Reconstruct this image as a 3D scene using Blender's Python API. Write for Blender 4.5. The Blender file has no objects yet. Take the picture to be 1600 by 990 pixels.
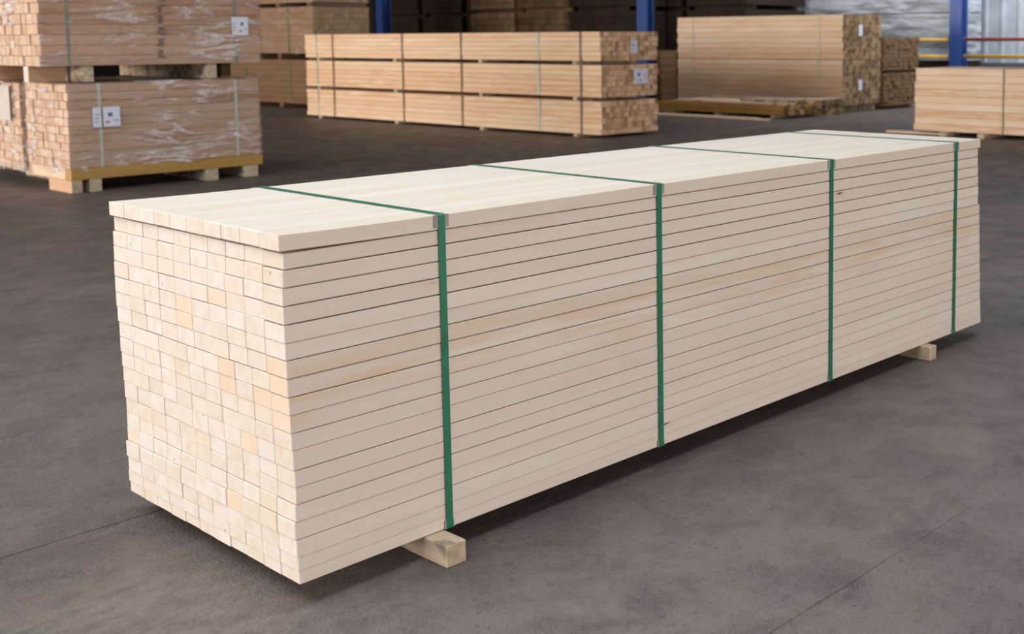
import bpy, bmesh, math, random
from mathutils import Vector, Matrix, noise
R_ = random.Random(7)
scene = bpy.context.scene
col = scene.collection

# ---------------------------------------------------------------- camera
cam_d = bpy.data.cameras.new('camera')
cam = bpy.data.objects.new('camera', cam_d); col.objects.link(cam)
F_PX, CX, CY = 1845.87, 1116.54, 245.46
yaw, pitch, roll = 0.70663, 0.09996, -0.00438
cam_d.sensor_width = 36; cam_d.lens = F_PX / 1600 * 36
cam_d.shift_x = (800 - CX) / 1600; cam_d.shift_y = (CY - 495) / 1600
fw = Vector((math.cos(yaw) * math.cos(pitch), math.sin(yaw) * math.cos(pitch), -math.sin(pitch)))
r0 = Vector((math.sin(yaw), -math.cos(yaw), 0)); u0 = r0.cross(fw)
rr = math.cos(roll) * r0 + math.sin(roll) * u0
uu = -math.sin(roll) * r0 + math.cos(roll) * u0
cam.matrix_world = Matrix(((rr.x, uu.x, -fw.x, -1.66731), (rr.y, uu.y, -fw.y, -2.98037),
                           (rr.z, uu.z, -fw.z, 1.60669), (0, 0, 0, 1)))
cam_d.clip_end = 200
cam_d.dof.use_dof = True; cam_d.dof.focus_distance = 4.1; cam_d.dof.aperture_fstop = 3.6
scene.camera = cam

# ---------------------------------------------------------------- light
w = bpy.data.worlds.new('world'); scene.world = w; w.use_nodes = True
w.node_tree.nodes['Background'].inputs[0].default_value = (.80, .86, 1, 1)
w.node_tree.nodes['Background'].inputs[1].default_value = 0.35


def area(name, loc, target, sx, sy, power, colour):
    d = bpy.data.lights.new(name, 'AREA'); d.shape = 'RECTANGLE'; d.size = sx; d.size_y = sy
    d.energy = power; d.color = colour
    o = bpy.data.objects.new(name, d); col.objects.link(o); o.location = loc
    o.rotation_euler = (Vector(target) - Vector(loc)).to_track_quat('-Z', 'Y').to_euler()


area('doorway_daylight', (-28, 9, 4.6), (8, 8, .8), 22, 6, 5750, (1, .96, .92))
area('rear_fill', (-12, 27, 3.8), (12, 14, .8), 12, 5, 3400, (1, .95, .88))  # unseen fill, added to brighten the three-tier stack
area('side_fill', (1, -15, 2.1), (3, 3, .6), 16, 3.2, 1320, (1, .96, .93))  # fill added behind the camera to lift the bundle's long side
area('roof_light_front', (2.0, .2, 7.6), (2.0, .2, 0), 10, 5, 520, (.80, .92, 1))
area('left_fill', (-5, 2.5, 7.6), (-5, 2.5, 0), 4, 8, 640, (.92, .96, 1))  # added overhead fill without a known source, brightens the floor at left
area('wall_fill', (23, 7.5, 7.6), (26.5, 11.5, 1.5), 8, 1.6, 1150, (.88, .94, 1))  # unseen overhead fill, added to light the ribbed wall

vs = scene.view_settings
vs.view_transform = 'Standard'; vs.look = 'None'; vs.gamma = 1; vs.use_curve_mapping = False
vs.exposure = 0.0


# ---------------------------------------------------------------- materials
class NT:
    def __init__(self, name, rough=.6, spec=.3):
        self.m = bpy.data.materials.new(name); self.m.use_nodes = True
        self.t = self.m.node_tree; self.b = self.t.nodes['Principled BSDF']
        self.b.inputs['Roughness'].default_value = rough
        self.b.inputs['Specular IOR Level'].default_value = spec
        self.out = self.t.nodes['Material Output']

    def n(self, kind, **kw):
        o = self.t.nodes.new(kind)
        for k, v in kw.items():
            if k in ('operation', 'blend_type', 'data_type', 'feature', 'attribute_type', 'attribute_name', 'noise_dimensions', 'distance', 'wave_type', 'rings_direction', 'bands_direction', 'use_clamp'):
                setattr(o, k, v)
            else:
                o.inputs[k].default_value = v
        return o

    def l(self, a, b): self.t.links.new(a, b)

    def mul(self, a, v):
        o = self.n('ShaderNodeMath', operation='MULTIPLY'); self.l(a, o.inputs[0])
        if isinstance(v, (int, float)): o.inputs[1].default_value = v
        else: self.l(v, o.inputs[1])
        return o.outputs[0]

    def add(self, a, v):
        o = self.n('ShaderNodeMath', operation='ADD'); self.l(a, o.inputs[0])
        if isinstance(v, (int, float)): o.inputs[1].default_value = v
        else: self.l(v, o.inputs[1])
        return o.outputs[0]

    def rng(self, a, f0, f1, t0, t1):
        o = self.t.nodes.new('ShaderNodeMapRange'); self.l(a, o.inputs[0])
        for i, v in enumerate((f0, f1, t0, t1)): o.inputs[1 + i].default_value = v
        return o.outputs[0]

    def mix(self, fac, a, b, mode='MIX'):
        o = self.t.nodes.new('ShaderNodeMix'); o.data_type = 'RGBA'; o.blend_type = mode
        for s, v in ((o.inputs[0], fac), (o.inputs[6], a), (o.inputs[7], b)):
            if isinstance(v, bpy.types.NodeSocket): self.l(v, s)
            elif isinstance(v, (int, float)): s.default_value = v
            else: s.default_value = (*v, 1)
        return o.outputs[2]

    def coords(self, scale, seed=True, kind='Object'):
        tc = self.n('ShaderNodeTexCoord'); mp = self.n('ShaderNodeMapping'); mp.inputs['Scale'].default_value = scale
        self.l(tc.outputs[kind], mp.inputs['Vector'])
        if not seed: return mp.outputs[0]
        oi = self.n('ShaderNodeObjectInfo')
        c = self.n('ShaderNodeCombineXYZ')
        self.l(self.mul(oi.outputs['Random'], 37.), c.inputs[0]); self.l(self.mul(oi.outputs['Random'], 91.), c.inputs[1]); self.l(self.mul(oi.outputs['Random'], 53.), c.inputs[2])
        a = self.n('ShaderNodeVectorMath', operation='ADD'); self.l(mp.outputs[0], a.inputs[0]); self.l(c.outputs[0], a.inputs[1])
        return a.outputs[0]

    def noise(self, vec, scale, detail=3., rough=.5, dist=0.):
        o = self.n('ShaderNodeTexNoise'); self.l(vec, o.inputs['Vector'])
        o.inputs['Scale'].default_value = scale; o.inputs['Detail'].default_value = detail
        o.inputs['Roughness'].default_value = rough; o.inputs['Distortion'].default_value = dist
        return o.outputs[0]

    def bump(self, h, s, d=.002):
        o = self.n('ShaderNodeBump'); self.l(h, o.inputs['Height']); o.inputs['Strength'].default_value = s; o.inputs['Distance'].default_value = d
        self.l(o.outputs[0], self.b.inputs['Normal'])


def flat(name, c, rough=.6, metal=0., spec=.3, vary=.1):
    k = NT(name, rough, spec); k.b.inputs['Metallic'].default_value = metal
    n = k.noise(k.coords((1, 1, 1)), 14, 3)
    k.l(k.mix(k.rng(n, .3, .7, 0, 1), [x * (1 - vary) for x in c], [x * (1 + vary) for x in c]), k.b.inputs['Base Color'])
    return k.m


def wood_side(name, base, alt, tan, knot, grain=1., knots=.5, rough=.62, var=.5, stretch=1., grime=0.):
    """long grain, x along the board; obj['warm'] adds tan streaks"""
    k = NT(name, rough, .25)
    v = k.coords((.9 * stretch, 16, 16)); g = k.noise(v, 2.2, 5, .6, .6)
    v2 = k.coords((1.1 * stretch, 6, 6)); g2 = k.noise(v2, .9, 2, .5)
    c = k.mix(k.rng(g2, .35, .65, 0, 1), base, alt)
    oi = k.n('ShaderNodeObjectInfo')
    c = k.mix(k.mul(k.rng(oi.outputs['Random'], 0, 1, 0, 1), var), c, [x * y for x, y in zip(base, (.93, .84, .74))])
    # fine grain lines
    c = k.mix(k.mul(k.rng(g, .48, .72, 0, 1), .35 * grain), c, tan)
    at = k.n('ShaderNodeAttribute', attribute_type='OBJECT', attribute_name='warm')
    v3 = k.coords((1.3, 9, 14)); g3 = k.noise(v3, 1.6, 3, .55, .5)
    c = k.mix(k.mul(k.rng(g3, .42, .62, .15, 1), at.outputs['Fac']), c, tan)
    # knots
    vk = k.coords((2.6, 7, 13)); vo = k.n('ShaderNodeTexVoronoi'); k.l(vk, vo.inputs['Vector']); vo.inputs['Scale'].default_value = 1.
    s = k.n('ShaderNodeSeparateColor'); k.l(vo.outputs['Color'], s.inputs[0])
    gate = k.rng(s.outputs[0], 1 - .12 * knots, 1 - .12 * knots + .01, 0, 1)
    spot = k.rng(vo.outputs['Distance'], .03, .09, 1, 0)
    halo = k.rng(vo.outputs['Distance'], .05, .34, .45, 0)
    c = k.mix(k.mul(gate, halo), c, tan)
    c = k.mix(k.mul(gate, spot), c, knot)
    if grime:
        gn = k.noise(k.coords((3, 3, 3)), 2.6, 3, .6, .4)
        c = k.mix(k.rng(gn, .50, .62, 0, grime), c, (.10, .085, .07))
    k.l(c, k.b.inputs['Base Color']); k.bump(g, .25, .001)
    return k.m


def wood_end(name, base, dark, var=.25, mott=.5, rough=.75, rings=.25, warmth=.6):
    k = NT(name, rough, .15)
    v = k.coords((1, 1, 1))
    n = k.noise(v, 22, 4, .6); n2 = k.noise(v, 60, 2, .5)
    oi = k.n('ShaderNodeObjectInfo')
    c = k.mix(k.mul(oi.outputs['Random'], var), base, dark)
    c = k.mix(k.mul(k.rng(n, .45, .75, 0, 1), mott), c, dark)
    at = k.n('ShaderNodeAttribute', attribute_type='OBJECT', attribute_name='warm')
    c = k.mix(k.mul(at.outputs['Fac'], warmth), c, (.76, .52, .31))
    # growth rings: arcs about a pith that lies off the board
    tc = k.n('ShaderNodeTexCoord'); sx = k.n('ShaderNodeSeparateXYZ'); k.l(tc.outputs['Object'], sx.inputs[0])
    cc = k.n('ShaderNodeCombineXYZ'); k.l(k.add(sx.outputs[1], k.rng(oi.outputs['Random'], 0, 1, -.15, .06)), cc.inputs[0]); k.l(k.add(sx.outputs[2], .05), cc.inputs[1])
    ln = k.n('ShaderNodeVectorMath', operation='LENGTH'); k.l(cc.outputs[0], ln.inputs[0])
    sn = k.n('ShaderNodeMath', operation='SINE'); k.l(k.add(k.mul(ln.outputs['Value'], 1500.), k.mul(n, 6.)), sn.inputs[0])
    c = k.mix(k.mul(k.rng(sn.outputs[0], 0, 1, 0, 1), rings), c, [a * .6 + b * .4 for a, b in zip(base, dark)])
    vo = k.n('ShaderNodeTexVoronoi'); k.l(v, vo.inputs['Vector']); vo.inputs['Scale'].default_value = 17.
    s = k.n('ShaderNodeSeparateColor'); k.l(vo.outputs['Color'], s.inputs[0])
    spot = k.mul(k.rng(s.outputs[0], .86, .87, 0, 1), k.rng(vo.outputs['Distance'], .05, .1, 1, 0))
    c = k.mix(k.mul(spot, .8), c, [x * .45 for x in dark])
    k.l(c, k.b.inputs['Base Color']); k.bump(n2, .3, .001)
    return k.m


PALE_S = wood_side('planed_pale_timber', (.735, .655, .58), (.69, .605, .53), (.68, .45, .28), (.12, .06, .03), grain=.8, knots=1.3, var=.5)
PALE_E = wood_end('pale_sawn_end', (.725, .655, .59), (.58, .42, .26), var=.26, mott=.5, rings=.3, warmth=.9)
PINE_S = wood_side('fresh_pine', (.90, .67, .47), (.80, .53, .33), (.62, .28, .13), (.12, .05, .02), grain=1.1, knots=.6, var=.9)
PINE_E = wood_end('pine_sawn_end', (1., .66, .42), (.20, .08, .03), var=.8, mott=.8, rings=.3)
PEACH_S = wood_side('peach_pine', (.88, .68, .50), (.82, .57, .39), (.64, .32, .15), (.15, .06, .03), grain=1., knots=.8, var=.6)
WRAP_S = wood_side('wrapped_timber', (.60, .39, .25), (.50, .32, .20), (.34, .16, .07), (.08, .04, .02), grain=1.2, knots=.9, var=.9)
WRAP_E = wood_end('wrapped_sawn_end', (.86, .66, .48), (.55, .27, .12), var=.75, mott=.7, rings=.3)
UMBER_S = wood_side('amber_timber', (.36, .23, .135), (.30, .18, .10), (.26, .11, .04), (.06, .03, .01), grain=1., knots=.5, var=.9)
UMBER_E = wood_end('amber_sawn_end', (.50, .34, .18), (.20, .11, .05), var=.5, mott=.6)
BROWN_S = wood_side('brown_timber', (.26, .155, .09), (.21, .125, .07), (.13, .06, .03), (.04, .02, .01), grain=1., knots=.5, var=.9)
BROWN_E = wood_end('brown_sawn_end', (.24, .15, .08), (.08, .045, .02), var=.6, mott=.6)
DARK_S = wood_side('shade_dark_timber', (.035, .022, .015), (.028, .018, .012), (.02, .01, .007), (.01, .006, .004), grain=.6, knots=.2, var=.6)  # shade of the deep hall put into the timber colour
DARK_E = wood_end('shade_dark_end', (.045, .028, .019), (.018, .011, .008), var=.6, mott=.5)  # same shade put into the colour of the sawn ends
BEAR_S = wood_side('rough_bearer', (.66, .53, .39), (.52, .40, .28), (.27, .16, .09), (.06, .03, .02), grain=1.5, knots=2.5, var=.4, rough=.8, grime=.75)
BEAR_E = wood_end('rough_bearer_end', (.60, .48, .34), (.24, .15, .09), var=.3, mott=.7)
YELL_S = wood_side('yellow_timber', (.50, .30, .09), (.45, .26, .07), (.30, .12, .03), (.06, .03, .01), grain=1.3, knots=1., var=.5)
STRAP_G = flat('green_strap', (.010, .165, .085), .30, 0, 1., .15)
STRAP_P = flat('pale_green_strap', (.52, .58, .45), .45, 0, .4, .1)
STRAP_C = flat('cream_strap', (.66, .56, .40), .45, 0, .4, .1)
STRAP_D = flat('brown_strap', (.20, .12, .07), .5, 0, .4, .1)
STRAP_M = flat('muted_green_strap', (.13, .20, .10), .5, 0, .4, .1)
PROT = flat('grey_protector', (.30, .27, .23), .4, 0, .5, .2)
PAPER = flat('label_paper', (.74, .72, .82), .6, 0, .3, .03)
PAPERW = flat('document_sleeve', (.66, .58, .50), .3, 0, .5, .06)
INK = flat('label_ink', (.16, .16, .24), .6)
INKR = flat('label_red', (.50, .22, .26), .6)
STAMP = flat('film_print', (.10, .08, .08), .5)
BLUE = flat('blue_steel_paint', (.032, .075, .26), .4, 0, .5, .12)
YPIPE = flat('yellow_rail_paint', (.72, .42, .05), .4, 0, .5, .15)
RPIPE = flat('red_rail_paint', (.36, .08, .05), .45, 0, .5, .15)
ROOF = flat('roof_sheet', (.30, .30, .30), .8)
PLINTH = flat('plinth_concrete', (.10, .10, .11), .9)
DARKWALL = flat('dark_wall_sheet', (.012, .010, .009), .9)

# plastic film: thin clear sheet, folds whitened, highlight streaks put into the colour
def film(name, clear, white, tint):
    k = NT(name, .12, .5)
    v = k.coords((1, 1, 1)); v2 = k.coords((.55, .8, 3.4))
    n = k.noise(v2, 2.0, 3, .55, .9); n2 = k.noise(v, 9, 3, .6, 1.2)
    if clear > .5:
        st = k.noise(k.coords((.3, .3, 2.6)), 1.8, 4, .6, .4)
        k.l(k.mix(k.rng(st, .42, .58, 0, 1), [x * .38 for x in tint], tint), k.b.inputs['Base Color'])
    else: k.b.inputs['Base Color'].default_value = (*tint, 1)
    bp = k.n('ShaderNodeBump'); k.l(k.add(n, k.mul(n2, .35)), bp.inputs['Height']); bp.inputs['Strength'].default_value = 1; bp.inputs['Distance'].default_value = .10
    k.l(bp.outputs[0], k.b.inputs['Normal'])
    tr = k.n('ShaderNodeBsdfTransparent'); tr.inputs[0].default_value = (.97, .96, .96, 1)
    mx = k.n('ShaderNodeMixShader')
    # ridged noise = creases
    a = k.n('ShaderNodeMath', operation='ABSOLUTE'); k.l(k.add(n, -.5), a.inputs[0])
    crease = k.rng(a.outputs[0], 0., .05, 1, 0)
    veil = k.rng(n2, .45, .75, clear, clear + .12)
    patch = k.rng(k.noise(v, 1.6, 2, .5), .42, .60, .1, 1)
    k.l(k.add(veil, k.mul(k.mul(crease, patch), white)), mx.inputs[0])
    k.l(tr.outputs[0], mx.inputs[1]); k.l(k.b.outputs[0], mx.inputs[2]); k.l(mx.outputs[0], k.out.inputs['Surface'])
    return k.m


FILM = film('clear_stretch_film', .10, .75, (.86, .74, .70))
FILMT = film('thin_stretch_film', .03, .30, (.80, .66, .58))
FILMW = film('silver_white_film', .86, .14, (.62, .66, .72))


def floor_mat():
    k = NT('worn_asphalt_floor', .55, .35)
    v = k.coords((1, 1, 1), False)
    vs_ = k.coords((.55, 1.0, 1), False)
    big = k.noise(vs_, .55, 4, .6, .5); mid = k.noise(v, 3.5, 5, .65, .4); fine = k.noise(v, 90, 3, .7); speck = k.noise(v, 260, 2, .6)
    c = k.mix(k.rng(big, .35, .65, 0, 1), (.100, .076, .066), (.168, .134, .118))
    c = k.mix(k.rng(mid, .44, .66, 0, .7), c, (.056, .046, .043))
    c = k.mix(k.rng(k.noise(vs_, 7, 4, .7, .8), .52, .70, 0, .55), c, (.17, .148, .135))
    c = k.mix(k.rng(fine, .40, .66, 0, .55), c, (.17, .148, .135))
    c = k.mix(k.rng(speck, .62, .70, 0, .6), c, (.28, .25, .22))
    c = k.mix(k.rng(k.noise(v, 34, 4, .7), .56, .68, 0, .6), c, (.048, .040, .037))
    # old cement smear near the end of the stack
    sp = k.n('ShaderNodeSeparateXYZ'); k.l(v, sp.inputs[0])
    d = k.n('ShaderNodeVectorMath', operation='DISTANCE'); k.l(v, d.inputs[0]); d.inputs[1].default_value = (-.25, .15, 0)
    sm = k.rng(k.add(d.outputs['Value'], k.mul(k.add(mid, -.5), .9)), .25, .75, .55, 0)
    c = k.mix(k.mul(sm, k.rng(k.noise(vs_, 16, 4, .7), .36, .6, .35, 1.5)), c, (.22, .185, .155))
    # slab joints along x, broken up by noise
    for yy, x0, x1, wd in ((1.03, -6, 8, .004), (-1.10, -6, .0, 0), (-1.10, .3, 2.2, .0035), (5.4, -3, 9, .008)):
        if not wd: continue
        e = k.n('ShaderNodeMath', operation='ABSOLUTE')
        k.l(k.add(k.add(sp.outputs[1], -yy), k.mul(k.add(mid, -.5), .02)), e.inputs[0])
        line = k.rng(e.outputs[0], wd * .4, wd * 1.2, .6, 0)
        xs = k.rng(sp.outputs[0], x1 - .5, x1, 1, 0)
        xa = k.rng(sp.outputs[0], x0, x0 + .4, 0, 1)
        brk = k.rng(k.noise(v, 2.1, 2), .38, .52, .15, 1)
        if yy == 1.03: brk = k.add(brk, k.rng(sp.outputs[0], -.6, -.25, 0, 1.2))
        c = k.mix(k.mul(k.mul(k.mul(line, xs), xa), brk), c, (.012, .011, .011))
    # faded yellow marking between the stacks
    a2 = k.n('ShaderNodeMath', operation='ABSOLUTE'); k.l(k.add(k.add(sp.outputs[0], -7.0), k.mul(sp.outputs[1], -.075)), a2.inputs[0])
    yl = k.mul(k.rng(a2.outputs[0], .04, .06, 1, 0), k.mul(k.rng(sp.outputs[1], 11.8, 12.2, 0, 1), k.rng(sp.outputs[1], 15.5, 17, 1, 0)))
    c = k.mix(k.mul(yl, k.rng(mid, .35, .6, .1, .55)), c, (.24, .16, .04))
    k.l(c, k.b.inputs['Base Color'])
    k.l(k.rng(mid, .3, .7, .42, .66), k.b.inputs['Roughness'])
    k.bump(k.add(k.add(fine, k.mul(mid, 1.5)), k.mul(k.noise(vs_, 22, 4, .7, .5), 1.6)), 1., .006)
    return k.m


def cladding():
    k = NT('ribbed_steel_cladding', .45, .4)
    v = k.coords((1, 1, 1), False); n = k.noise(v, 2.5, 3)
    k.l(k.mix(k.rng(n, .3, .7, 0, 1), (.36, .39, .43), (.50, .53, .57)), k.b.inputs['Base Color'])
    return k.m


# ---------------------------------------------------------------- mesh helpers
def finish(bm, name, mats, parent=None, loc=(0, 0, 0), rz=0.):
    me = bpy.data.meshes.new(name); bm.to_mesh(me); bm.free()
    for m in (mats if isinstance(mats, (list, tuple)) else [mats]): me.materials.append(m)
    o = bpy.data.objects.new(name, me); col.objects.link(o)
    o.parent = parent; o.location = loc; o.rotation_euler = (0, 0, rz)
    return o


def box(bm, x0, y0, z0, x1, y1, z1, mi=0, bev=0.):
    vv = [bm.verts.new(p) for p in ((x0, y0, z0), (x1, y0, z0), (x1, y1, z0), (x0, y1, z0), (x0, y0, z1), (x1, y0, z1), (x1, y1, z1), (x0, y1, z1))]
    ff = [bm.faces.new([vv[i] for i in q]) for q in ((0, 3, 2, 1), (4, 5, 6, 7), (0, 1, 5, 4), (1, 2, 6, 5), (2, 3, 7, 6), (3, 0, 4, 7))]
    for f in ff: f.material_index = mi
    if bev:
        es = list({e for f in ff for e in f.edges})
        bmesh.ops.bevel(bm, geom=es, offset=bev, segments=1, affect='EDGES', profile=.5)
    return ff


_cache = {}


def board_mesh(L, W, H, side, end, bev=.0015, lift=None, segs=1):
    """board lying along +x from its near bottom corner"""
    key = (round(L, 3), round(W, 4), round(H, 4), side.name, end.name, bev, lift)
    if key in _cache: return _cache[key]
    bm = bmesh.new()
    box(bm, 0, 0, 0, L, W, H, 0, bev)
    if segs > 1:
        for i in range(1, segs):
            x = L * (i / segs) ** 1.7
            bmesh.ops.bisect_plane(bm, geom=bm.verts[:] + bm.edges[:] + bm.faces[:], plane_co=(x, 0, 0), plane_no=(1, 0, 0))
    if lift:
        for v in bm.verts:
            t = max(0., 1 - v.co.x / lift[1]); v.co.z += lift[0] * t * t
    bm.normal_update()
    for f in bm.faces: f.material_index = 1 if abs(f.normal.x) > .9 else 0
    me = bpy.data.meshes.new('board'); bm.to_mesh(me); bm.free()
    me.materials.append(side); me.materials.append(end)
    _cache[key] = me
    return me


def empty(name, loc, parent=None, rz=0.):
    o = bpy.data.objects.new(name, None); col.objects.link(o); o.empty_display_size = .1
    o.location = loc; o.parent = parent; o.rotation_euler = (0, 0, rz)
    return o


def tag(o, label, cat, group=None, kind=None):
    if label: o['label'] = label
    if cat: o['category'] = cat
    if group: o['group'] = group
    if kind: o['kind'] = kind
    return o


def put(me, name, parent, loc, rz=0.):
    o = bpy.data.objects.new(name, me); col.objects.link(o); o.parent = parent; o.location = loc; o.rotation_euler = (0, 0, rz)
    return o


def strap(parent, x, y0, y1, z0, z1, wd, mat, th=.0009, name='strap', seal=False):
    """a band round the pack's cross-section, centred on x"""
    bm = bmesh.new()
    r = .004
    prof = []
    for (cy, cz, a0) in ((y1 - r, z1 - r, 0), (y0 + r, z1 - r, 90), (y0 + r, z0 + r, 180), (y1 - r, z0 + r, 270)):
        for i in range(4):
            a = math.radians(a0 + 30 * i); prof.append((cy, cz, math.cos(a), math.sin(a)))
    rings = []
    for (cy, cz, ca, sa) in prof:
        q = []
        for (dx, rad) in ((-wd / 2, r), (wd / 2, r), (wd / 2, r + th), (-wd / 2, r + th)):
            q.append(bm.verts.new((x + dx, cy + ca * rad, cz + sa * rad)))
        rings.append(q)
    n = len(rings)
    for i in range(n):
        a, b = rings[i], rings[(i + 1) % n]
        for j in range(4):
            bm.faces.new((a[j], a[(j + 1) % 4], b[(j + 1) % 4], b[j]))
    bmesh.ops.recalc_face_normals(bm, faces=bm.faces[:])
    return finish(bm, name, mat, parent)


def pack(label, x0, y0, z0, L, W, H, axis, rows, cols, side, end, straps=(), smat=STRAP_D, sw=.03, group=None, jit=.004, endjit=.012, gap=.004, name='lumber_pack', warm=0.):
    """a strapped pack of boards: pack > board_course > board. axis 'x' or 'y' is the boards' direction; (x0, y0) its lowest corner"""
    if axis == 'x': root = empty(name, (x0, y0, z0))
    else: root = empty(name, (x0 + W, y0, z0), rz=math.pi / 2)
    tag(root, label, 'lumber pack', group)
    bw, bh = W / cols, H / rows
    for r in range(rows):
        cr = empty('board_course', (0, 0, 0), root)
        me = board_mesh(L, bw - .003, bh - gap, side, end, .002)
        dy = R_.uniform(0, jit)
        for c in range(cols):
            b = put(me, 'board', cr, (R_.uniform(-endjit, endjit), c * bw + dy + .001, r * bh))
            if warm: b['warm'] = R_.choice((0., 0., warm * .5, warm))
    for s in straps:
        m, q = (s[1], s[0]) if isinstance(s, tuple) else (smat, s)
        strap(root, q, -.003, W + jit + .004, -.0006, H - gap + .002, sw, m)
    return root


# local frame of an 'y' pack: local x = world y, local y = -world x (origin at x0+W)
def paper(root, lx, ly, lz, wd, ht, facing, mats=(PAPER, INK, INKR), marks=True, name='paper_label', split=False):
    """thin sheet on a pack face. facing: '-x' (end) or '-y'/'+y' (sides) in the pack's local frame"""
    bm = bmesh.new(); t = .002
    rr_ = random.Random(int(lx * 100 + lz * 31))
    def rect(u0, v0, u1, v1, off, mi):
        if facing == '-y': box(bm, u0, -t - off, v0, u1, -off * .5, v1, mi)
        elif facing == '+y': box(bm, u0, off * .5, v0, u1, t + off, v1, mi)
        elif facing == '-x': box(bm, -t - off, u0, v0, -off * .5, u1, v1, mi)
    if split:
        rect(0, 0, wd * .30, ht, 0, 0); rect(wd * .38, .0, wd, ht * 1.02, 0, 0)
    else: rect(0, 0, wd, ht, 0, 0)
    if marks:
        u = wd * .55
        rect(u, ht * .52, u + wd * .17, ht * .72, .001, 1)
        rect(u - wd * .10, ht * .18, u + wd * .06, ht * .30, .001, 2)
        for i in range(3): rect(wd * .06, ht * (.25 + .18 * i), wd * (.2 + .03 * i), ht * (.29 + .18 * i), .001, 1)
        rect(u + wd * .2, ht * .3, wd * .94, ht * .34, .001, 1)
    return finish(bm, name, list(mats), root, (lx, ly, lz))


def wrap(root, L, W, H, mat, z_lo, wave=.03, off=.012, seed=1, name='plastic_wrap', amp=.012):
    """stretch film over the top and four sides with a wavy lower edge"""
    bm = bmesh.new(); nx, ny, nz = 44, 20, 18
    def pt(u, v, wv):
        return Vector((u * (L + 2 * off) - off, v * (W + 2 * off) - off, wv))
    def disp(p, n):
        q = Vector((p.x * 1.7, p.y * 1.7, p.z * 5.5)) + Vector((seed * 7.1, 0, 0))
        d = abs(noise.noise(q)) + .5 * abs(noise.noise(q * 2.7))
        return p + n * (d * amp)
    def low(s): return z_lo + wave * (math.sin(s * 2.9 + seed) * .6 + noise.noise(Vector((s * 2.3, seed, 0))))
    loop = [(i / nx, 0, Vector((0, -1, 0))) for i in range(nx)] + [(1, j / ny, Vector((1, 0, 0))) for j in range(ny)] + \
           [(1 - i / nx, 1, Vector((0, 1, 0))) for i in range(nx)] + [(0, 1 - j / ny, Vector((-1, 0, 0))) for j in range(ny)]
    cols_ = []
    for (u, v, n) in loop:
        base = pt(u, v, 0); lo = low(base.x + base.y * 1.3); c = []
        edge = (u in (0, 1)) and (v in (0, 1))
        for k in range(nz + 1):
            z = lo + (H + off - lo) * k / nz
            p = Vector((base.x, base.y, z))
            c.append(bm.verts.new(p if k == nz or edge else disp(p, n)))
        cols_.append(c)
    m = len(cols_)
    for i in range(m):
        a, b = cols_[i], cols_[(i + 1) % m]
        for k in range(nz): bm.faces.new((a[k], b[k], b[k + 1], a[k + 1]))
    bm.faces.new([c[nz] for c in cols_])
    for f in bm.faces: f.smooth = len(f.verts) == 4
    return finish(bm, name, mat, root)


def bearer(label, x0, y0, z0, x1, y1, z1, mats=(BEAR_S, BEAR_E), group=None, along=None):
    L, W = x1 - x0, y1 - y0
    along = along or ('x' if L > W else 'y')
    if along == 'x':
        me = board_mesh(L, W, z1 - z0, mats[0], mats[1], .003); o = put(me, 'wooden_bearer', None, (x0, y0, z0))
    else:
        me = board_mesh(W, L, z1 - z0, mats[0], mats[1], .003); o = put(me, 'wooden_bearer', None, (x1, y0, z0), math.pi / 2)
    return tag(o, label, 'bearer', group)


# ---------------------------------------------------------------- setting
bm = bmesh.new()
vv = [bm.verts.new(p) for p in ((-30, -25, 0), (28, -25, 0), (28, 48, 0), (-30, 48, 0))]; bm.faces.new(vv)
fl = finish(bm, 'floor', floor_mat()); fl['kind'] = 'structure'
bm = bmesh.new(); box(bm, -30, -25, 8.0, 28, 48, 8.2)
o = finish(bm, 'ceiling', ROOF); o['kind'] = 'structure'
# ribbed wall behind the stacks
bm = bmesh.new()
y = -25.; prof = []
while y < 48:
    for dy, dx in ((0, 0), (.30, 0), (.34, -.05), (.42, -.05), (.46, 0)): prof.append((27.7 + dx, y + dy))
    y += .5
vs0 = [(bm.verts.new((a, b, .92)), bm.verts.new((a, b, 8))) for a, b in prof]
for (a, b), (c, d) in zip(vs0, vs0[1:]): bm.faces.new((a, c, d, b))
o = finish(bm, 'wall_back', cladding()); o['kind'] = 'structure'
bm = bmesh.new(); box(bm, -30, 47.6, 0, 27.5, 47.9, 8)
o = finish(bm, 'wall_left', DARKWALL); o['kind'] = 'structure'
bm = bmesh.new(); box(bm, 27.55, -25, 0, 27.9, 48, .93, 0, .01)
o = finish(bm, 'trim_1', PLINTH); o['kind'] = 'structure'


def steel_column(label, yc, x=25., hw=.17):
    root = empty('steel_column', (x, yc, 0)); tag(root, label, 'steel column', 'blue steel columns')
    bm = bmesh.new()
    box(bm, -hw, -hw, .02, -hw + .025, hw, 8.0); box(bm, hw - .025, -hw, .02, hw, hw, 8.0); box(bm, -hw + .025, -.012, .02, hw - .025, .012, 8.0)
    finish(bm, 'column_shaft', BLUE, root)
    bm = bmesh.new(); box(bm, -.24, -.24, 0, .24, .24, .02, 0, .002)
    finish(bm, 'base_plate', BLUE, root)
    return root


steel_column('blue steel column rising behind the left part of the three-tier stack', 29.3, x=20.1, hw=.17)
steel_column('blue steel column rising behind the sawn end of the three-tier stack', 17.84, x=20.05, hw=.15)
steel_column('broad blue steel column standing by the ribbed wall and yellow rails', 11.72, hw=.165)


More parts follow.
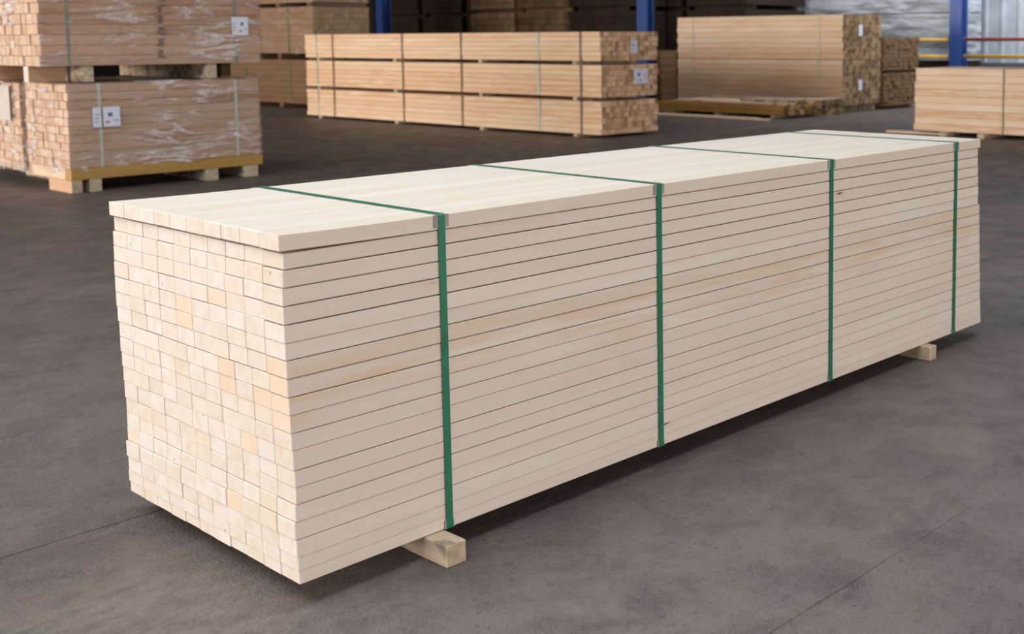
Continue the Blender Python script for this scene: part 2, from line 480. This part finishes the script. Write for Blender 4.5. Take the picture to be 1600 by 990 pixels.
def rail(label, y0, y1, z, mat, x=24.95, r=.045):
    root = empty('guard_rail', (x, y0, z)); tag(root, label, 'rail', 'guard rails along the ribbed wall')
    bm = bmesh.new()
    L = y1 - y0
    bmesh.ops.create_cone(bm, cap_ends=True, segments=14, radius1=r, radius2=r, depth=L, matrix=Matrix.Translation((0, L / 2, 0)) @ Matrix.Rotation(math.pi / 2, 4, 'X'))
    for f in bm.faces: f.smooth = len(f.verts) == 4
    finish(bm, 'rail_tube', mat, root)
    for yy in (.02, L - .02):
        bm = bmesh.new(); box(bm, -.07, yy - .012, -.07, .07, yy + .012, .07, 0, .003)
        finish(bm, 'mounting_flange', BLUE, root)
    return root


rail('upper yellow rail on the stack side of the blue column', 11.89, 15.4, 1.55, YPIPE)
rail('lower yellow rail on the stack side of the blue column', 11.89, 15.4, 1.13, YPIPE)
rail('upper red rail beyond the blue column by the ribbed wall', 4.5, 11.55, 1.56, RPIPE)
rail('lower orange yellow rail beyond the blue column above the pale pack', 4.5, 11.55, 1.14, YPIPE)

# ---------------------------------------------------------------- hero bundle
HB = .0719
zb = [1.0725, 1.0255, .979, .9278, .8775, .8254, .7728, .7236, .6708, .6174, .5658, .514, .4638, .4060, .3553, .3075, .2569, .2034, .1521, .1100, HB]
dxs = [-.014, -.001, -.006, -.008, -.0078, -.008, -.0066, -.005, -.004, -.0018, 0, .0014, .0035, .0064, .0068, .004, .0005, .004, .006, .009]
ends = [3.998, 3.978, 3.978, 3.98, 3.982, 3.984, 3.985, 4.004, 4.008, 4.010, 4.012, 4.014, 4.016, 4.018, 4.020, 4.024, 4.028, 4.032, 4.036, 4.040]
gaps = [.0015, .0030, .0035, .0024, .0036, .0038, .0018, .0028, .0026, .0028, .0012, .0022, .0014, .0026, .0013, .0024, .0018, .0012, .0010, 0.]
WID = 1.079
hero = empty('lumber_bundle', (0, 0, 0))
tag(hero, 'long bundle of pale planed boards bound by four bright green straps, on two low bearers', 'lumber bundle')
r2 = random.Random(3)
for i in range(20):
    z1, z0 = zb[i], zb[i + 1]
    n = 10 if i < 8 else 11
    cr = empty('board_course', (0, 0, 0), hero)
    ys = [0.] + [WID * k / n + r2.uniform(-.0016, .0016) for k in range(1, n)] + [WID]
    g = gaps[i]
    oy = (.0022 + r2.uniform(-.0014, .0016)) if i else .0012
    if i >= 18: ys[-1] += .012
    for k in range(n):
        L = ends[i] - dxs[i]
        gk = g if k == 0 else g * r2.uniform(.15, .8) if i not in (0, 8) else g * .9
        me = board_mesh(L, ys[k + 1] - ys[k] - r2.choice((.0004, .0006, .0008, .0010, .0018)), z1 - z0 - gk, PALE_S, PALE_E, r2.choice((.0010, .0016, .0026)),
                        lift=(.006, .55) if i == 0 else None, segs=14 if i == 0 else 1)
        b = put(me, 'board', cr, (dxs[i] + (r2.uniform(-.0015, .0015) if k else 0), ys[k] + oy, z0))
        b['warm'] = r2.choice((0., 0., 0., .05, .10, .18))
        if k == 0: b['warm'] = .08
        if k == 0 and i in (8, 9): b['warm'] = .65; b['label'] = 'tan streaked board'
        if k == 0 and i == 7: b['warm'] = .5; b['label'] = 'tan tinged board'
        if (i, k) in ((4, 3), (5, 5), (6, 5), (8, 3), (9, 3), (9, 1), (10, 0), (12, 2), (16, 3)): b['warm'] = .55; b['label'] = 'tan end among pale ones'
for sx in (.524, 1.503, 2.619, 3.735):
    s = strap(hero, sx, -.0035, WID + .016, HB - .0008, zb[0] + .0012, .025, STRAP_G, .0008, 'strap')
    for (zz, hh, sgn, wd) in ((zb[0], .040, -1, .056), (HB, .026, 1, .036)):
        for yy in (0, 1):
            bm = bmesh.new()
            ya = -.0028 if yy == 0 else WID + .0115
            box(bm, sx - wd / 2, ya, min(zz, zz + sgn * hh), sx + wd / 2, ya + .0022, max(zz, zz + sgn * hh), 0, .0005)
            finish(bm, 'edge_protector', PROT, s)

bearer('short grey-stained square timber under the strap nearest the sawn end of the bundle', .434, -.105, 0, .508, 1.16, HB - .002, group=None, along='y')
bearer('knotty yellowish timber end poking out under the far end of the bundle', 3.415, -.05, 0, 3.478, 1.12, HB - .002, along='y')

# ---------------------------------------------------------------- wrapped packs, left
X0 = 3.375
p = pack('film-wrapped pack on the floor with a lavender label and a yellow base plank', X0, 10.3, .26, 2.15, 1.16, .90, 'x', 10, 10, WRAP_S, WRAP_E,
         straps=((.325, STRAP_P), (1.86, STRAP_P)), sw=.035, group=None, jit=.004, endjit=.01, warm=.8)
wrap(p, 2.15, 1.16, .90, FILM, -.03, .05, .014, 3)
paper(p, .235, -.035, .43, .285, .21, '-y', split=True)
bm = bmesh.new(); box(bm, -.01, -.02, -.125, 2.155, .12, -.004, 0, .006)
bp = finish(bm, 'base_plank', [YELL_S, BEAR_E], p); bp['label'] = 'yellow base plank'
bm = bmesh.new(); box(bm, 0, 1.03, -.125, 2.15, 1.15, -.004, 0, .006)
finish(bm, 'base_plank', [WRAP_S, BEAR_E], p)
bm = bmesh.new(); box(bm, -.015, .125, -.125, .09, 1.02, -.004, 0, .006)
finish(bm, 'base_plank', [WRAP_E, BEAR_E], p)
p = pack('film-wrapped pack on the floor with a big white document sleeve on its sawn ends', X0 - .02, 11.54, .165, 2.15, 1.16, .985, 'x', 10, 10, WRAP_S, WRAP_E, jit=.004, endjit=.01, warm=.8)
wrap(p, 2.15, 1.16, .985, FILM, -.03, .03, .014, 7)
paper(p, -.035, .22, .55, .62, .40, '-x', mats=(PAPERW, INK, INKR), marks=False, name='document_sleeve')
for k, (xa, xb, yb, lab) in enumerate(((3.36, 3.47, .60, 'splintered corner block under the sawn end of the wrapped pack'),
                              (3.55, 3.67, 1.1, 'square block under the pale strap beside the lavender label'),
                              (4.83, 4.97, 1.1, 'square block under the middle of the yellow base plank'),
                              (5.29, 5.46, 1.1, 'square block under the pack corner next to the open aisle'))):
    bearer(lab, xa, 10.27, 0, xb, 10.27 + yb, .133, (WRAP_E if k == 0 else BEAR_S, BEAR_E), along='y')
for xa, lab in ((3.75, 'near its sawn ends'), (5.1, 'near its hidden end')):
    bearer('low bearer under the pack with the document sleeve, ' + lab, xa, 11.55, 0, xa + .12, 12.65, .128, along='y')
# upper wrapped packs
q = pack('film-wrapped pack stacked over the low wrapped pack, with a dark printed column', 3.13, 10.27, 1.35, 2.42, 1.16, 1.1, 'x', 10, 10, WRAP_S, WRAP_E,
         straps=((.28, STRAP_M), (2.12, STRAP_M)), sw=.03, warm=.8)
wrap(q, 2.42, 1.16, 1.1, FILM, .0, .004, .014, 5)
paper(q, 2.06, -.035, .32, .20, .21, '-y')
for k in range(7):
    bm = bmesh.new(); rk = random.Random(k)
    for j in range(4):
        a = rk.uniform(0, .05); bz = j * .022; box(bm, a, -.001, bz, a + rk.uniform(.04, .08), .001, bz + .014)
    finish(bm, 'printed_mark', STAMP, q, (1.17 + k * .008, -.034, .08 + k * .125))
q = pack('film-wrapped pack stacked beside the one with the printed column, sawn ends towards the door', 3.12, 11.50, 1.35, 2.42, 1.16, 1.1, 'x', 10, 10, WRAP_S, WRAP_E, warm=.8)
wrap(q, 2.42, 1.16, 1.1, FILM, .008, .003, .014, 6)
for (xa, xb, yb, lab) in ((3.55, 3.66, 12.6, 'pale bearer end between the two wrapped packs, over the lavender label'),
                      (4.90, 5.02, 12.6, 'pale bearer end between the two wrapped packs, under the small paper label')):
    bearer(lab, xa, 10.30, 1.178, xb, yb, 1.348, along='y')
bearer('light plank between the two wrapped packs at their sawn ends', 3.13, 10.62, 1.178, 3.50, 10.75, 1.348, (WRAP_S, PALE_E), along='x')
bearer('pale block between the wrapped packs over the document sleeve', 3.13, 11.75, 1.178, 3.50, 12.1, 1.348, (WRAP_S, PALE_E), along='x')
bearer('bearer between the two wrapped packs near the open aisle', 5.38, 10.9, 1.178, 5.5, 12.5, 1.348, (BROWN_S, BROWN_E), along='y')

# ---------------------------------------------------------------- three-tier stack, middle
MX, MY, ML, MW = 11.68, 10.82, 8.85, 1.34
tiers = ((.055, .545, 'bottom pack of the three-tier orange pine stack'),
         (.665, .525, 'middle pack of the three-tier orange pine stack, white label on its sawn end'),
         (1.255, .475, 'top pack of the three-tier orange pine stack, narrow white label on its sawn end'))
for k, (z, h, lab) in enumerate(tiers):
    p = pack(lab, MX, MY, z, ML, MW, h, 'y', 6, 13, PINE_S, PINE_E, straps=(.46, 3.6, 5.4, 7.8, (1.5, STRAP_P), (8.42, STRAP_P)),
             sw=.045, jit=.012, endjit=.02, gap=.004, warm=.5, group='packs of the three-tier pine stack')
    # in this frame the sawn end towards the aisle is local -x, local y runs from far to near face
    if k == 1: paper(p, -.022, MW - 1.07, .20, .34, .25, '-x')
    if k == 2: paper(p, -.022, MW - .83, .12, .16, .21, '-x')
for k, zz in enumerate((.0, .60, 1.19)):
    nm = ('floor', 'gap over the bottom pack', 'gap under the top pack')[k]
    for yy, sd in ((.55, 'near the sawn end'), (3.0, 'between two brown straps'), (5.6, 'past the middle'), (8.3, 'near the far end')):
        top = (.053, .663, 1.253)[k]
        bearer('thin bearer of the three-tier stack, %s, %s' % (nm, sd), MX - .02, MY + yy, zz - (.002 if k else 0) + (.001 if k else 0), MX + MW + .02, MY + yy + .1, top, along='x', group='bearers of the three-tier stack')

# ---------------------------------------------------------------- tall two-tier stack and low pile, right of centre
BX, BY = 19.35, 11.35
for k, (z, h, lab) in enumerate(((.17, .97, 'lower pack of the tall pine stack behind the loose pile'), (1.15, .96, 'upper pack of the tall pine stack behind the loose pile'))):
    p = pack(lab, BX, BY, z, 4.75, 1.5, h, 'y', 8, 12, PEACH_S, BROWN_E, straps=((.62, STRAP_C), (4.25, STRAP_C)), sw=.045, jit=.015, endjit=.015, warm=.5, group='packs of the tall pine stack')
    paper(p, -.018, 1.5 - .72, .30 if k == 0 else .50, .15, .24, '-x', marks=False)
for j, yy in enumerate((.15, 1.5, 3.0, 4.3)):
    bearer('stub bearer on the floor under the tall pine stack, %s' % ('at the sawn end', 'second from the sawn end', 'third from the sawn end', 'at the far end')[j],
           BX + .02, BY + yy, 0, BX + 1.48, BY + yy + .12, .168, along='x', group='bearers of the tall pine stack')

p = pack('low weathered pack of brown planks in front of the tall pine stack', 17.2, 11.25, .07, 3.5, 1.12, .19, 'y', 2, 8, YELL_S, BROWN_E, straps=(), jit=.03, endjit=.10, gap=.006, warm=.6)
for j in range(9):
    rj = random.Random(40 + j)
    L = rj.uniform(2.7, 3.5) if j % 3 else rj.uniform(1.5, 2.4)
    o = put(board_mesh(L, .11, .045, PEACH_S, BROWN_E, .003), 'loose_board', None, (17.2 + .12 * (j + 1) + .012, 11.3 + rj.uniform(-.08, .35), .262), math.pi / 2)
    tag(o, 'loose pale board lying on the low weathered pack', 'board', 'loose boards on the low pack')
for j in range(4):
    rj = random.Random(60 + j)
    o = put(board_mesh(rj.uniform(1.0, 1.6), .11, .045, BEAR_S, BROWN_E, .003), 'loose_board', None, (17.55 + .16 * j, 11.4 + rj.uniform(-.1, .1), .309), math.pi / 2)
    tag(o, 'short loose board topping the low weathered pack near its sawn end', 'board', 'short loose boards topping the low pack')
for yy, nm in ((.3, 'near the sawn end'), (1.8, 'in the middle'), (3.2, 'near the far end')):
    bearer('thin bearer under the low weathered pack, %s' % nm, 17.2, 11.25 + yy, 0, 18.32, 11.25 + yy + .09, .068, along='x', group='bearers under the low pack')
for j, (xa, ya, L) in enumerate(((16.50, 11.2, 3.0), (16.66, 11.3, 3.2), (16.82, 11.7, 2.9))):
    o = put(board_mesh(L, .13, .025, PEACH_S, PINE_E, .003), 'floor_board', None, (xa + .13, ya, 0), math.pi / 2)
    tag(o, 'pale board lying flat on the floor before the low weathered pack', 'board', 'pale boards lying on the floor')
p = pack('stub pack of dark sawn ends beside the low weathered pack', 18.4, 11.25, .0, 3.3, .75, .34, 'y', 3, 6, BEAR_S, BROWN_E, jit=.02, endjit=.08, warm=.5)

# dark pack right of the tall stack
for k, z in enumerate((.08, .88)):
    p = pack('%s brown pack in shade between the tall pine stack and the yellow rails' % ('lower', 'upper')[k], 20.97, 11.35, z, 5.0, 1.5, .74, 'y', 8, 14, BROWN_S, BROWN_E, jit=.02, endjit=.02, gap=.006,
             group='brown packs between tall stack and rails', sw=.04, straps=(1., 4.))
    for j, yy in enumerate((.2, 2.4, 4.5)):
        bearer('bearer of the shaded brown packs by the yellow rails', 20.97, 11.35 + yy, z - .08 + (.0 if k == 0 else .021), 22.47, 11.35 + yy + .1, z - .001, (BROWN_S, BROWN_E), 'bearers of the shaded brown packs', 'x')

# ---------------------------------------------------------------- pale pack at the right edge
p = pack('pale peach pine pack with a thin green strap, cut by the frame edge', 15.5, 3.3, .075, 3.97, 1.25, 1.035, 'y', 9, 11, PEACH_S, PEACH_S, straps=(2.36, .6), smat=STRAP_M, sw=.022, jit=.012, endjit=.02, gap=.004, warm=.7)
for yy, nm in ((6.62, 'nearest its free end'), (5.93, 'second from its free end'), (4.2, 'under its middle'), (3.5, 'at the hidden end')):
    bearer('pale bearer under the peach pine pack, %s' % nm, 15.38, yy, 0, 16.8, yy + .12, .073, along='x')
o = put(board_mesh(1.1, .14, .03, PEACH_S, PINE_E, .003), 'floor_board', None, (15.75, 6.8, 0), math.pi / 2)
tag(o, 'pale plank on the floor poking out past the free end of the peach pack', 'board')

# ---------------------------------------------------------------- left rear stack
LX, LY = 13.4, 22.2
for k, (z, h, s_, e_, lab) in enumerate(((.10, 1.05, BROWN_S, BROWN_E, 'dark bottom pack of the rear stack beside the three-tier stack'),
                                    (1.30, 1.1, UMBER_S, UMBER_E, 'film-wrapped pack over the dark pack of the rear stack'),
                                    (2.50, 1.1, UMBER_S, UMBER_E, 'topmost film-wrapped pack of the rear stack'))):
    p = pack(lab, LX, LY, z, 4.6, 1.5, h, 'y', 8, 11, s_, e_, jit=.015, endjit=.015, warm=.4, straps=(1.1, 3.2), smat=STRAP_M, sw=.04)
    if k: wrap(p, 4.6, 1.5, h, FILMT, 0., .02, .015, 8 + k)
    for j, yy in enumerate((.1, 1.5, 3., 4.3)):
        zz = z - (.10 if k == 0 else .15 if k == 1 else .10)
        bearer('block bearer of the rear stack, tier %s' % ('on the floor', 'over the dark pack', 'over the wrapped pack')[k], LX, LY + yy, zz + (0, .002, .018)[k], LX + 1.5, LY + yy + .16, z - .001, (BROWN_S, BROWN_E),
               'bearers of the rear stack, ' + ('on the floor', 'over the dark pack', 'over the wrapped pack')[k], 'x')


# ---------------------------------------------------------------- shaded stacks in the depth of the hall
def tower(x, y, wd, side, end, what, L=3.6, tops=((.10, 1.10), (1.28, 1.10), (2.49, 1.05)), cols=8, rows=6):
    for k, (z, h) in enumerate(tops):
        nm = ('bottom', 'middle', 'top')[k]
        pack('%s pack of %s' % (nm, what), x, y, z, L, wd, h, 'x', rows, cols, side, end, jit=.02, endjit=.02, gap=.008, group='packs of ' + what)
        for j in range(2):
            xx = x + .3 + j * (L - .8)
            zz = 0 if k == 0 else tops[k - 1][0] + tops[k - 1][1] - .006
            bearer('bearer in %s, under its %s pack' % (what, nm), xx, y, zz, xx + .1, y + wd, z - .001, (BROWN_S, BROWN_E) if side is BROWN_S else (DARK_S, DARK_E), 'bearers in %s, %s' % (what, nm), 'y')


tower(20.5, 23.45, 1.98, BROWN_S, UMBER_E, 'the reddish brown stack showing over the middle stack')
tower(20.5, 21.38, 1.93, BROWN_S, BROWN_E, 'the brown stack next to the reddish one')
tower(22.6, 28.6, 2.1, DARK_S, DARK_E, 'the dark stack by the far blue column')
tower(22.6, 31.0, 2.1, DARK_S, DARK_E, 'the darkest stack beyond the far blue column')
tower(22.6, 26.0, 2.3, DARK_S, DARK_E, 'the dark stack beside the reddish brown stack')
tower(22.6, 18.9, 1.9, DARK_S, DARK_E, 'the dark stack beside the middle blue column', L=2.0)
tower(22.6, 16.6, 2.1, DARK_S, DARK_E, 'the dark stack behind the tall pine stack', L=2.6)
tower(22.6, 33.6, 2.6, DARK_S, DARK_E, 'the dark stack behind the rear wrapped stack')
tower(20.7, 19.40, 1.93, DARK_S, DARK_E, 'the added dark stack between brown stack and blue column', L=1.8)  # added to cover the brown stack's side, where there is only shade
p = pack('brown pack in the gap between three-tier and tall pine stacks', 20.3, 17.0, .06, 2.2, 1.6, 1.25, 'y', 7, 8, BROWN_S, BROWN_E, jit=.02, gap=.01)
for yy in (.2, 1.8):
    bearer('bearer under the brown pack in the gap between the pine stacks', 20.3, 17.0 + yy, 0, 21.9, 17.1 + yy, .059, (BROWN_S, BROWN_E), 'bearers under the brown gap pack', 'x')

# silvery wrapped packs before the ribbed wall
for k, (z, h, lab) in enumerate(((0.02, .98, 'dark base pack under the silvery wrapped packs by the wall'), (1.02, 1.2, 'lower silvery film-wrapped pack before the ribbed wall'), (2.26, 1.2, 'upper silvery film-wrapped pack before the ribbed wall'))):
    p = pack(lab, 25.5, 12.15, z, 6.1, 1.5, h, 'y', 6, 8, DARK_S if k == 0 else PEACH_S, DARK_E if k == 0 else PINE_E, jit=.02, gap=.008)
    if k: wrap(p, 6.1, 1.5, h, FILMW, .0, .0, .015, 20 + k, amp=.05)
